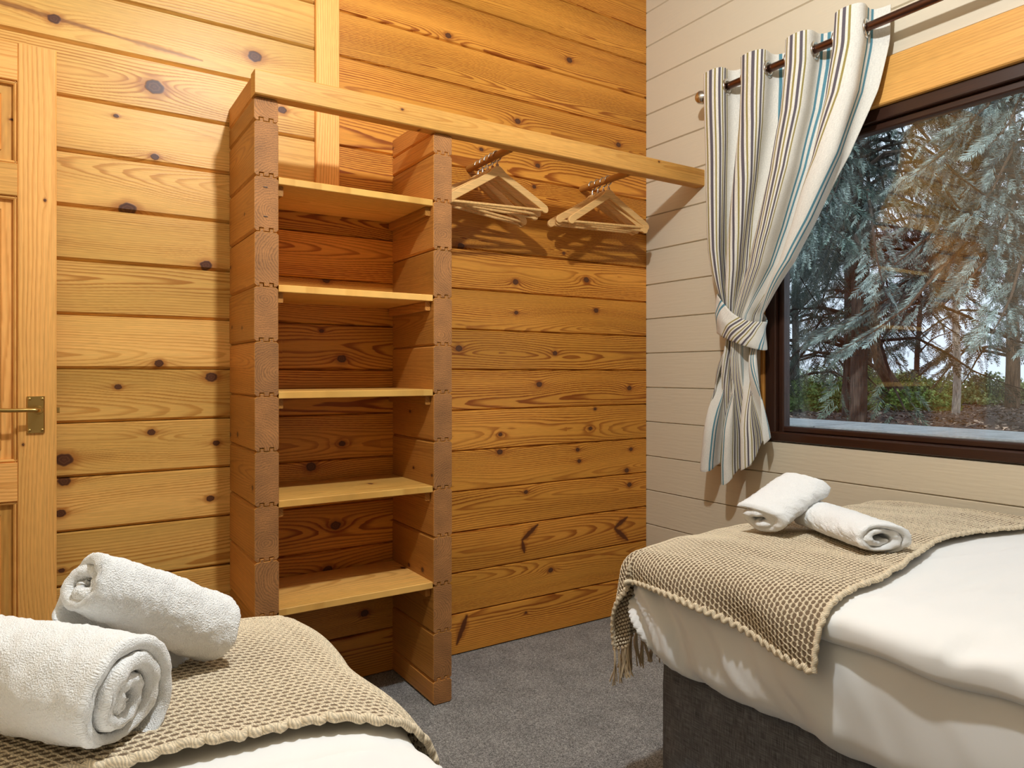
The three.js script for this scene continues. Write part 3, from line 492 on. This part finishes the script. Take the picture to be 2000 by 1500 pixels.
makeThrow(-1.05, 1, { side: 0.135, foot: 0.27, inner: 0.985, reach: 0.475, flare: 0.06, nu: 190, nv: 130, fringe: 44, edge: (a) => -0.085 * smooth(0, 0.55, a) + 0.05 * smooth(0.55, 1, a) + 0.012 * Math.sin(a * 7), hem: (b) => lerp(0.03, -0.02, smooth(0.05, 0.5, b)) }, 'beige knitted throw with a fringed corner across the bed under the window');
makeThrow(-1.872, -1, { side: 0.16, foot: 0.22, inner: 0.95, reach: 0.405, flare: 0.06, nu: 190, nv: 150, fringe: 0, edge: (a) => 0.05 * Math.exp(-a * 12) + 0.012 * Math.sin(a * 8), hem: () => 0 }, 'beige knitted throw across the bed beside the open door');

// ---------------------------------------------------------------- rolled towels
function towelGeo({ len, r, turns, seed, core = 0.012, squash = 0.9, gap = 0.82, cone = 0, tail = 0.01, start = 0, flat = true, wide = 1 }) {
  const N = Math.round(turns * 64), nA = 56, nE = 8, tot = turns * Math.PI * 2, pitch = (r - core) / turns, th = pitch * gap, pos = [], uv = [], idx = [], R = rng(seed), o1 = R() * 50;
  const loop = []; for (let i = 0; i <= nA; i++) loop.push([i / nA * 2 - 1, 1, 1]); for (let i = 1; i < nE; i++) { const a = Math.PI / 2 - Math.PI * i / nE; loop.push([1 + Math.cos(a), Math.sin(a), 0]); }
  for (let i = 0; i <= nA; i++) loop.push([1 - i / nA * 2, -1, 1]); for (let i = 1; i < nE; i++) { const a = -Math.PI / 2 - Math.PI * i / nE; loop.push([-1 + Math.cos(a), Math.sin(a), 0]); }
  const K = loop.length; let S = 0;
  for (let i = 0; i <= N; i++) {
    const f = i / N, th0 = tot * f + start, rad = core + (r - core - th / 2) * f + 0.0035 * N1(f * 9 + o1, 1) * (1 - f * 0.3), endT = Math.min(1, Math.min(f, 1 - f) * N / 5); S += rad * tot / N;
    const open = smooth(0.94, 1, f) * tail;
    for (let j = 0; j < K; j++) {
      let [la, sn, flat] = loop[j]; const t2 = th / 2 * Math.sqrt(Math.max(0.02, endT));
      const a0 = Math.abs(la) > 1 ? Math.sign(la) : la, ext = Math.abs(la) > 1 ? (Math.abs(la) - 1) * th / 2 * Math.sign(la) : 0;
      const slip = 0.010 * N2(f * 5 + o1, 4) + 0.007 * (1 - f) * Math.sin(f * 20 + o1);
      const ax = a0 * (len / 2 - th / 2) + ext + slip + 0.003 * N1(th0 * 1.7, a0 * 2 + o1);
      const bx = ax + sn * th * 0.9, fuzz = 0.0016 * N3(S * 160, bx * 160) + 0.0022 * N2(S * 45 + o1, bx * 45) + 0.003 * N1(S * 14 + o1, ax * 10);
      const rr = (rad * (1 + cone * ax / len) + sn * t2 + (sn > 0 ? fuzz : -fuzz * 0.3) + open);
      pos.push(ax, Math.sin(th0) * rr, Math.cos(th0) * rr * wide); uv.push(S * 6, bx * 6);
    }
  }
  for (let i = 0; i < N; i++) for (let j = 0; j < K; j++) { const a = i * K + j, b = i * K + (j + 1) % K, c = a + K, d = b + K; idx.push(a, c, b, b, c, d); }
  for (const [base, flip] of [[0, 0], [N * K, 1]]) for (let j = 1; j < K - 1; j++) flip ? idx.push(base, base + j + 1, base + j) : idx.push(base, base + j, base + j + 1);
  for (let i = 1; i < pos.length; i += 3) { let y = pos[i]; const q = -r * 0.5; if (flat && y < q) y = q - (q - y) * 0.6; pos[i] = y * squash; }
  const g = new THREE.BufferGeometry(); g.setAttribute('position', new THREE.Float32BufferAttribute(pos, 3)); g.setAttribute('uv', new THREE.Float32BufferAttribute(uv, 2)); g.setIndex(idx); g.computeVertexNormals(); return g;
}
function towel(opt, at, yaw, pitch, label) { const m = mesh('rolled_towel', towelGeo(opt), M.towel); m.rotation.order = 'YZX'; m.position.set(...at); m.rotation.y = yaw; m.rotation.z = pitch; tag(m, label, 'towel', 'rolled white towels on the throws'); return m; }
towel({ len: 0.30, r: 0.069, turns: 3.1, core: 0.005, seed: 3, squash: 0.97, start: -2.6 }, [-2.232, 0.709, 1.372], -0.873, 0, 'large rolled white towel with its coiled end out on the bed beside the door');
towel({ len: 0.205, r: 0.050, turns: 2.4, core: 0.006, seed: 8, squash: 1.0, start: 2.0, cone: 0.34, flat: false }, [-2.094, 0.744, 1.316], 0.40, -0.56, 'smaller rolled white towel propped on the larger one on the bed beside the door');
towel({ len: 0.27, r: 0.057, turns: 2.2, seed: 14, squash: 0.68, wide: 1.32, start: 3.3 }, [-0.69, 0.692, 1.36], -2.016, 0, 'rolled white towel with its open end out on the bed under the window');
towel({ len: 0.21, r: 0.057, turns: 1.8, seed: 21, squash: 0.66, wide: 1.35, start: 3.6, flat: false, core: 0.010 }, [-0.70, 0.722, 1.21], 0.05, 0.30, 'rolled white towel tilted against another on the bed under the window');

// ---------------------------------------------------------------- ceiling lamp (above the picture)
{
  const l = tag(group('ceiling_lamp'), 'small opal globe lamp hanging from the ceiling between the beds', 'lamp'), [x, y, z] = LAMP.at;
  const rose = new THREE.CylinderGeometry(0.055, 0.06, 0.025, 28); rose.translate(x, CEIL - 0.0125, z); mesh('ceiling_rose', rose, M.brass, l);
  const st = new THREE.CylinderGeometry(0.006, 0.006, CEIL - 0.02 - (y + 0.07), 12); st.translate(x, (CEIL - 0.02 + y + 0.07) / 2, z); mesh('stem', st, M.brass, l);
  const cap = new THREE.CylinderGeometry(0.02, 0.03, 0.02, 20); cap.translate(x, y + 0.068, z); mesh('cap', cap, M.brass, l);
  const gl = new THREE.SphereGeometry(0.065, 32, 20); gl.translate(x, y, z); mesh('globe', gl, new THREE.MeshStandardMaterial({ color: 0xffffff, emissive: LAMP.color, emissiveIntensity: 3, roughness: 0.4 }), l);
  const p = new THREE.PointLight(LAMP.color, LAMP.power); p.position.set(x, y, z); p.shadow.radius = LAMP.radius / 0.02; p.castShadow = true; p.name = 'lamp_light'; scene.add(p);
}

// ---------------------------------------------------------------- outdoors
{
  const bark = (r, g, b) => new THREE.MeshStandardMaterial({ roughness: 1, bumpScale: 0.02, bumpMap: barkBump, map: dataTex(128, 256, (x, y) => { const k = 1 + 0.35 * N1(x / 5, y / 30) + 0.2 * N2(x / 2, y / 9); return [r * k, g * k, b * k]; }) });
  const barkBump = dataTex(128, 256, (x, y) => { const v = 128 + 90 * N1(x / 5, y / 30); return [v, v, v]; }, false);
  const MB = { dark: bark(60, 53, 49), brown: bark(98, 82, 68), pale: bark(190, 186, 176) };
  const leafMat = new THREE.MeshPhysicalMaterial({ color: 0xffffff, roughness: 0.75, side: THREE.DoubleSide });
  const groundTex = dataTex(512, 512, (x, y) => { const k = 1 + 0.5 * N1(x / 6, y / 4) + 0.45 * N2(x / 2.2, y / 1.8) + 0.2 * N3(x / 60, y / 60); return [84 * k, 70 * k, 64 * k]; }); groundTex.repeat.set(0.7, 0.7);
  const gm = new THREE.MeshStandardMaterial({ map: groundTex, roughness: 1 });
  const gg = gridGeo(70, 70, (u, v) => { const x = 0.2 + 62 * u * u, z = -34 + 60 * v; return [x, -0.02 + 0.05 * N1(x * 0.7, z * 0.7) * smooth(0.5, 4, x), z]; }, (u, v) => [62 * u * u, 60 * v]);
  struct(mesh('ground', gg, gm), 'dark leaf litter on the ground under the trees', 'ground');
  {
    const g = new THREE.BufferGeometry(); g.setAttribute('position', new THREE.Float32BufferAttribute([-0.5, 0, 0, 0, 0.12, 0.28, 0.5, 0, 0, -0.5, 0, 0, 0.5, 0, 0, 0, 0.1, -0.28], 3)); g.computeVertexNormals();
    const n = 16000, im = new THREE.InstancedMesh(g, leafMat, n), r = rng(404), m = new THREE.Matrix4(), q = new THREE.Quaternion(), c = new THREE.Color();
    for (let i = 0; i < n; i++) { const x = 3 + 24 * Math.sqrt(r()), z = 1 - x * lerp(0.05, 0.95, r()); q.setFromEuler(new THREE.Euler((r() - 0.5) * 0.9, r() * 6.28, (r() - 0.5) * 0.9)); const sc = 0.05 + 0.12 * r(); m.compose(new THREE.Vector3(x, 0.02 + 0.05 * N1(x * 0.7, z * 0.7), z), q, new THREE.Vector3(sc, sc, sc)); im.setMatrixAt(i, m); const k = Math.pow(r(), 2); im.setColorAt(i, c.setRGB(lerp(0.05, 0.42, k), lerp(0.04, 0.34, k), lerp(0.035, 0.28, k))); }
    im.name = 'leaf_litter'; im.castShadow = im.receiveShadow = true; im.userData = { kind: 'stuff', label: 'scattered dry leaves on the ground under the trees', category: 'leaves' }; scene.add(im);
  }
  const far = gridGeo(30, 10, (u, v) => [lerp(24, 58, v), 0.04 + 0.03 * N2(u * 9, v * 5), lerp(-34, 16, u)], (u, v) => [u * 50, v * 30]);
  struct(mesh('path', far, new THREE.MeshStandardMaterial({ color: C3(214, 206, 196), roughness: 1 })), 'pale gravel drive beyond the trees', 'path');
  const gw = tag(group('garden_wall'), 'low grey concrete wall just outside the window', 'wall');
  const conc = new THREE.MeshStandardMaterial({ roughness: 0.9, map: dataTex(256, 256, (x, y) => { const k = 1 + 0.1 * N1(x / 20, y / 20) + 0.1 * N2(x / 3, y / 3); return [168 * k, 172 * k, 172 * k]; }) });
  for (let i = 0; i < 7; i++) mesh('coping', board(0.62, 1.04, 0.755, 0.805, -5 + i * 1.8 + 0.004, -5 + (i + 1) * 1.8 - 0.004, 'z', 0.006, (l, p, q) => [l + i * 0.3, p + q]), conc, gw);
  mesh('wall_body', box(0.66, 1.0, -0.1, 0.755, -5, 7.6), conc, gw);

  function limb(pts, r0, r1, rad = 7, seg = 10) {
    const c = new THREE.CatmullRomCurve3(pts), fr = c.computeFrenetFrames(seg), pos = [], uv = [], idx = [];
    for (let i = 0; i <= seg; i++) { const p = c.getPointAt(i / seg), r = lerp(r0, r1, i / seg); for (let j = 0; j <= rad; j++) { const a = j / rad * Math.PI * 2, n = fr.normals[i].clone().multiplyScalar(Math.cos(a) * r).addScaledVector(fr.binormals[i], Math.sin(a) * r); pos.push(p.x + n.x, p.y + n.y, p.z + n.z); uv.push(j / rad * 2, i / seg * 4); } }
    for (let i = 0; i < seg; i++) for (let j = 0; j < rad; j++) { const a = i * (rad + 1) + j, b = a + 1, d = a + rad + 1, e = d + 1; idx.push(a, b, d, b, e, d); }
    const g = new THREE.BufferGeometry(); g.setAttribute('position', new THREE.Float32BufferAttribute(pos, 3)); g.setAttribute('uv', new THREE.Float32BufferAttribute(uv, 2)); g.setIndex(idx); g.computeVertexNormals(); return g;
  }
  // a twig with needles: flat pointed blades along a stem, length 1 along +x
  function sprayGeo(seed, n, bl, bw) {
    const r = rng(seed), pos = [];
    const blade = (x, y, z, dx, dy, dz, l, w) => { const d = new THREE.Vector3(dx, dy, dz).normalize(), s = new THREE.Vector3(-d.y + 0.2, d.x, r() - 0.5).cross(d).normalize().multiplyScalar(w), m = 0.45; pos.push(x, y, z, x + d.x * l * m + s.x, y + d.y * l * m + s.y, z + d.z * l * m + s.z, x + d.x * l, y + d.y * l, z + d.z * l, x, y, z, x + d.x * l, y + d.y * l, z + d.z * l, x + d.x * l * m - s.x, y + d.y * l * m - s.y, z + d.z * l * m - s.z); };
    for (let i = 0; i < n; i++) { const t = i / n, y = -0.22 * t * t; for (const sd of [-1, 1]) blade(t, y, 0, 0.9, 0.25 * (r() - 0.6), sd * lerp(0.9, 0.3, t) * (0.7 + 0.6 * r()), bl * lerp(1, 0.55, t) * (0.7 + 0.6 * r()), bw); blade(t, y, 0, 0.9, 0.5 * r() + 0.1, (r() - 0.5) * 0.6, bl * 0.6, bw); }
    blade(0.0, 0, 0, 1, -0.15, 0, 1, bw * 0.6);
    const g = new THREE.BufferGeometry(); g.setAttribute('position', new THREE.Float32BufferAttribute(pos, 3)); g.computeVertexNormals(); return g;
  }
  const SP = [sprayGeo(1, 9, 0.34, 0.022), sprayGeo(2, 11, 0.28, 0.018)];
  function sprays(parent, list, geo, name = 'foliage') {
    const im = new THREE.InstancedMesh(geo, leafMat, list.length), m = new THREE.Matrix4(), q = new THREE.Quaternion(), X = new THREE.Vector3(1, 0, 0), c = new THREE.Color();
    list.forEach((e, i) => { q.setFromUnitVectors(X, e.d); q.multiply(new THREE.Quaternion().setFromAxisAngle(X, e.roll)); m.compose(e.p, q, new THREE.Vector3(e.s, e.s, e.s)); im.setMatrixAt(i, m); im.setColorAt(i, c.setRGB(...e.c)); });
    im.name = name; im.castShadow = im.receiveShadow = true; im.userData.kind = 'stuff'; parent.add(im);
  }
  // conifer: whorls of drooping branches, each carrying side twigs
  function conifer(x, z, o, label) {
    const t = tag(group('conifer_tree'), label, 'tree', 'conifers outside the window'), r = rng(o.seed), V = (a, b, c) => new THREE.Vector3(a, b, c), H = o.h;
    t.position.set(x, 0, z);
    mesh('trunk', limb([V(0, -0.1, 0), V(o.lean * 0.2, H * 0.15, 0.02), V(o.lean * 0.5, H * 0.45, -0.05), V(o.lean, H, 0)], o.r, o.r * 0.25, 14, 16), MB[o.bark], t);
    const br = [], fol = [];
    for (let y = o.y0; y < H - 0.3; y += o.step * (0.8 + 0.4 * r())) {
      const k = (y - o.y0) / (H - o.y0), n = o.n;
      for (let i = 0; i < n; i++) {
        const a = (i + r()) / n * Math.PI * 2; if (o.skip && o.skip(a, y, r())) continue;
        const L = o.L * Math.pow(1 - k, 0.7) * (0.7 + 0.5 * r()) + 0.3, dr = o.droop * (0.6 + 0.8 * r()), dx = Math.cos(a), dz = Math.sin(a), yy = y + 0.2 * (r() - 0.5), bx = o.lean * y / H;
        const P = [V(bx, yy, 0), V(bx + dx * L * 0.35, yy + L * 0.06, dz * L * 0.35), V(bx + dx * L * 0.7, yy - L * dr * 0.45, dz * L * 0.7), V(bx + dx * L, yy - L * dr * 0.75, dz * L)];
        br.push(limb(P, 0.012 + 0.010 * L, 0.004, 5, 6));
        const c = new THREE.CatmullRomCurve3(P), m = Math.round(L * o.dens);
        for (let q = 0; q < m; q++) {
          const f = lerp(o.bare, 1, Math.pow((q + r()) / m, 0.8)), p = c.getPointAt(Math.min(1, f)), tg = c.getTangentAt(Math.min(1, f)), sd = (q & 1 ? 1 : -1), out = (0.05 + 0.55 * r()) * L * 0.30 * (1.15 - f);
          const d = tg.clone().add(V(-dz * sd * lerp(0.9, 0.35, r()), -0.25 - 0.5 * r() * o.hang, dx * sd * lerp(0.9, 0.35, r()))).normalize();
          p.x += -dz * sd * out + tg.x * 0.1; p.z += dx * sd * out; p.y -= out * 0.35;
          const w = Math.pow(r(), 1.5) * 0.85, col = [0, 1, 2].map((e) => lerp(o.c0[e], o.c1[e], w));
          fol.push({ p, d, roll: (r() - 0.5) * 1.2, s: o.size * (0.6 + 0.7 * r()), c: col });
        }
      }
    }
    mesh('branches', mergeGeometries(br), MB[o.bark === 'pale' ? 'dark' : o.bark], t).userData.kind = 'stuff';
    sprays(t, fol, SP[o.seed % 2]); return t;
  }
  const teal0 = [0.030, 0.058, 0.054], teal1 = [0.34, 0.47, 0.47], green0 = [0.020, 0.036, 0.028], green1 = [0.12, 0.20, 0.165];
  const base = { lean: 0.1, n: 6, step: 0.30, droop: 0.5, hang: 1, dens: 22, bare: 0.3, size: 0.33 };
  conifer(13.51, -7.28, { ...base, seed: 4, h: 13, r: 0.24, y0: 1.7, L: 3.8, bark: 'dark', c0: green0, c1: green1, step: 0.62, n: 5, dens: 7, bare: 0.3, size: 0.45 }, 'dark-trunked conifer with drooping branches standing among green shrubs');
  conifer(10.6, -5.4, { ...base, seed: 5, h: 12, r: 0.16, y0: 3.3, L: 3.2, bark: 'dark', c0: teal0, c1: teal1, droop: 0.62, step: 0.34, skip: (a, y, q) => y < 3.8 && q < 0.3 }, 'tall blue-green spruce whose boughs hang over the middle of the window');
  conifer(11.67, -2.75, { ...base, seed: 6, h: 12, r: 0.22, y0: 2.9, L: 3.0, bark: 'brown', c0: teal0, c1: teal1, droop: 0.55, bare: 0.25, step: 0.36 }, 'blue-green spruce with a brown trunk towards the far end of the window');
  conifer(9.0, -6.6, { ...base, seed: 7, h: 10, r: 0.14, y0: 3.7, L: 2.6, bark: 'dark', c0: [0.02, 0.05, 0.042], c1: [0.20, 0.33, 0.31], droop: 0.6, step: 0.34 }, 'dark blue-green spruce beside the curtain, its boughs above the trunks');
  conifer(16.6, -11.0, { ...base, seed: 9, h: 10, r: 0.12, y0: 0.8, L: 3.0, bark: 'dark', c0: green0, c1: green1, step: 0.6, n: 5, dens: 7, size: 0.45 }, 'low-branched dark conifer right beside the curtain edge');
  conifer(21.5, -7.2, { ...base, seed: 10, h: 11, r: 0.2, y0: 1.6, L: 3.4, bark: 'brown', c0: [0.03, 0.036, 0.028], c1: [0.17, 0.18, 0.13], step: 0.6, n: 5, dens: 7, size: 0.45 }, 'brownish conifer behind the pale birch trunk');
  conifer(22.5, -12.2, { ...base, seed: 12, h: 10, r: 0.15, y0: 2.4, L: 3.2, bark: 'dark', c0: green0, c1: green1, step: 0.7, n: 5, dens: 5, size: 0.45 }, 'distant conifer seen between the dark trunk and the leaning trunk');

  conifer(10.9, 0.7, { ...base, seed: 15, h: 11, r: 0.2, y0: 2.2, L: 3.0, bark: 'brown', c0: teal0, c1: teal1, step: 0.42, dens: 16 }, 'blue-green spruce opposite the pillow end of the window');
  conifer(15.5, 3.2, { ...base, seed: 16, h: 11, r: 0.2, y0: 1.4, L: 3.4, bark: 'dark', c0: green0, c1: green1, step: 0.5, dens: 12, size: 0.42 }, 'dark green conifer farthest along the window from the curtain');
  // bare trunks
  const V3 = (a, b, c) => new THREE.Vector3(a, b, c);
  const ln = tag(group('leaning_tree'), 'leaning crooked tree trunk rising from bright green shrubs', 'tree'); ln.position.set(19.04, 0, -8.94);
  mesh('trunk', limb([V3(0.1, -0.1, 0.05), V3(-0.25, 0.55, -0.2), V3(-0.55, 1.1, -0.4), V3(-0.7, 2.2, -0.6), V3(-0.5, 4.5, -0.4)], 0.22, 0.10, 10, 14), MB.brown, ln);
  mesh('bough', limb([V3(-0.5, 1.0, -0.38), V3(-1.1, 1.5, -0.9), V3(-1.7, 1.6, -1.5), V3(-2.6, 1.9, -2.2)], 0.07, 0.02, 7, 10), MB.brown, ln);
  mesh('bough', limb([V3(-0.6, 1.8, -0.5), V3(-0.2, 2.6, -0.3), V3(0.4, 3.4, 0.1), V3(0.9, 4.4, 0.5)], 0.06, 0.02, 7, 10), MB.brown, ln);
  const th = tag(group('slender_tree'), 'slender dark trunk beside the leaning tree', 'tree'); th.position.set(20.29, 0, -9.32);
  mesh('trunk', limb([V3(0, -0.1, 0), V3(0.02, 1.5, 0), V3(0.1, 3, 0.05), V3(0.05, 6, 0)], 0.09, 0.04, 8, 10), MB.dark, th);
  mesh('bough', limb([V3(0.05, 1.6, 0), V3(0.4, 2.1, 0.3), V3(0.9, 2.3, 0.6)], 0.03, 0.01, 6, 6), MB.dark, th);
  const bi = tag(group('birch_tree'), 'thin pale birch trunk in front of the brownish conifer', 'tree'); bi.position.set(17.03, 0, -6.67);
  mesh('trunk', limb([V3(0, -0.1, 0), V3(0.05, 1.0, 0.02), V3(0, 2.4, 0), V3(0.06, 6, 0)], 0.10, 0.05, 9, 10), MB.pale, bi);

  // shrubs: stems and small leaves
  function leafGeo() { const g = new THREE.BufferGeometry(), p = []; const rr = rng(3); for (let i = 0; i < 7; i++) { const a = rr() * 6.28, e = rr() * 1.2 - 0.2, d = V3(Math.cos(a) * Math.cos(e), Math.sin(e), Math.sin(a) * Math.cos(e)), s = V3(-d.z, 0.3, d.x).normalize().multiplyScalar(0.26), o = d.clone().multiplyScalar(0.3), t = d.clone().multiplyScalar(1), m = d.clone().multiplyScalar(0.65); p.push(o.x, o.y, o.z, m.x + s.x, m.y + s.y, m.z + s.z, t.x, t.y, t.z, o.x, o.y, o.z, t.x, t.y, t.z, m.x - s.x, m.y - s.y, m.z - s.z); } g.setAttribute('position', new THREE.Float32BufferAttribute(p, 3)); g.computeVertexNormals(); return g; }
  const LG = leafGeo();
  function shrub(x, z, w, h, n, c0, c1, seed, label) {
    const t = tag(group('shrub'), label, 'shrub', 'shrubs outside the window'), r = rng(seed); t.position.set(x, 0, z);
    const st = []; for (let i = 0; i < 7; i++) { const a = r() * 6.28, q = r() * w * 0.7; st.push(limb([V3(0, -0.05, 0), V3(Math.cos(a) * q * 0.4, h * 0.5, Math.sin(a) * q * 0.4), V3(Math.cos(a) * q, h * 0.9, Math.sin(a) * q)], 0.02, 0.006, 5, 5)); }
    mesh('stems', mergeGeometries(st), MB.brown, t); const L = [];
    for (let i = 0; i < n; i++) { const a = r() * 6.28, q = Math.sqrt(r()) * w, y = h * (0.12 + 0.88 * r()) * Math.sqrt(1 - Math.min(0.98, (q / w) ** 2)) * (0.8 + 0.35 * N1(a * 2, q)), k = r(); L.push({ p: V3(Math.cos(a) * q, y + 0.03, Math.sin(a) * q), d: V3(r() - 0.5, r() - 0.3, r() - 0.5).normalize(), roll: r() * 6, s: 0.07 + 0.07 * r(), c: c0.map((e, j) => lerp(e, c1[j], k)) }); }
    sprays(t, L, LG);
  }
  shrub(15.95, -9.76, 1.5, 0.9, 2200, [0.06, 0.13, 0.03], [0.30, 0.46, 0.12], 31, 'bright green shrub low beside the curtain edge');
  shrub(20.55, -10.35, 2.0, 1.25, 3000, [0.10, 0.17, 0.04], [0.46, 0.58, 0.18], 32, 'yellow-green shrub behind the leaning tree');
  shrub(18.2, -8.2, 1.0, 0.55, 1500, [0.08, 0.15, 0.03], [0.36, 0.54, 0.14], 33, 'small bright green shrub in front of the leaning tree');
  shrub(17.4, -9.6, 1.0, 0.5, 1200, [0.14, 0.12, 0.06], [0.40, 0.36, 0.22], 34, 'low dry brownish shrub beside the dark trunk');
  shrub(24.5, -9.6, 2.2, 1.1, 2600, [0.07, 0.12, 0.04], [0.30, 0.40, 0.18], 35, 'mid green shrub beyond the slender dark trunk');
  shrub(27, -16, 4.0, 1.7, 3600, [0.08, 0.13, 0.08], [0.34, 0.44, 0.30], 36, 'wide pale green shrub far behind the dark trunk');
  shrub(33, -8, 4.0, 1.5, 3600, [0.09, 0.12, 0.08], [0.34, 0.40, 0.28], 37, 'wide grey green shrub far beyond the gravel drive');
}
renderer.render(scene, camera);
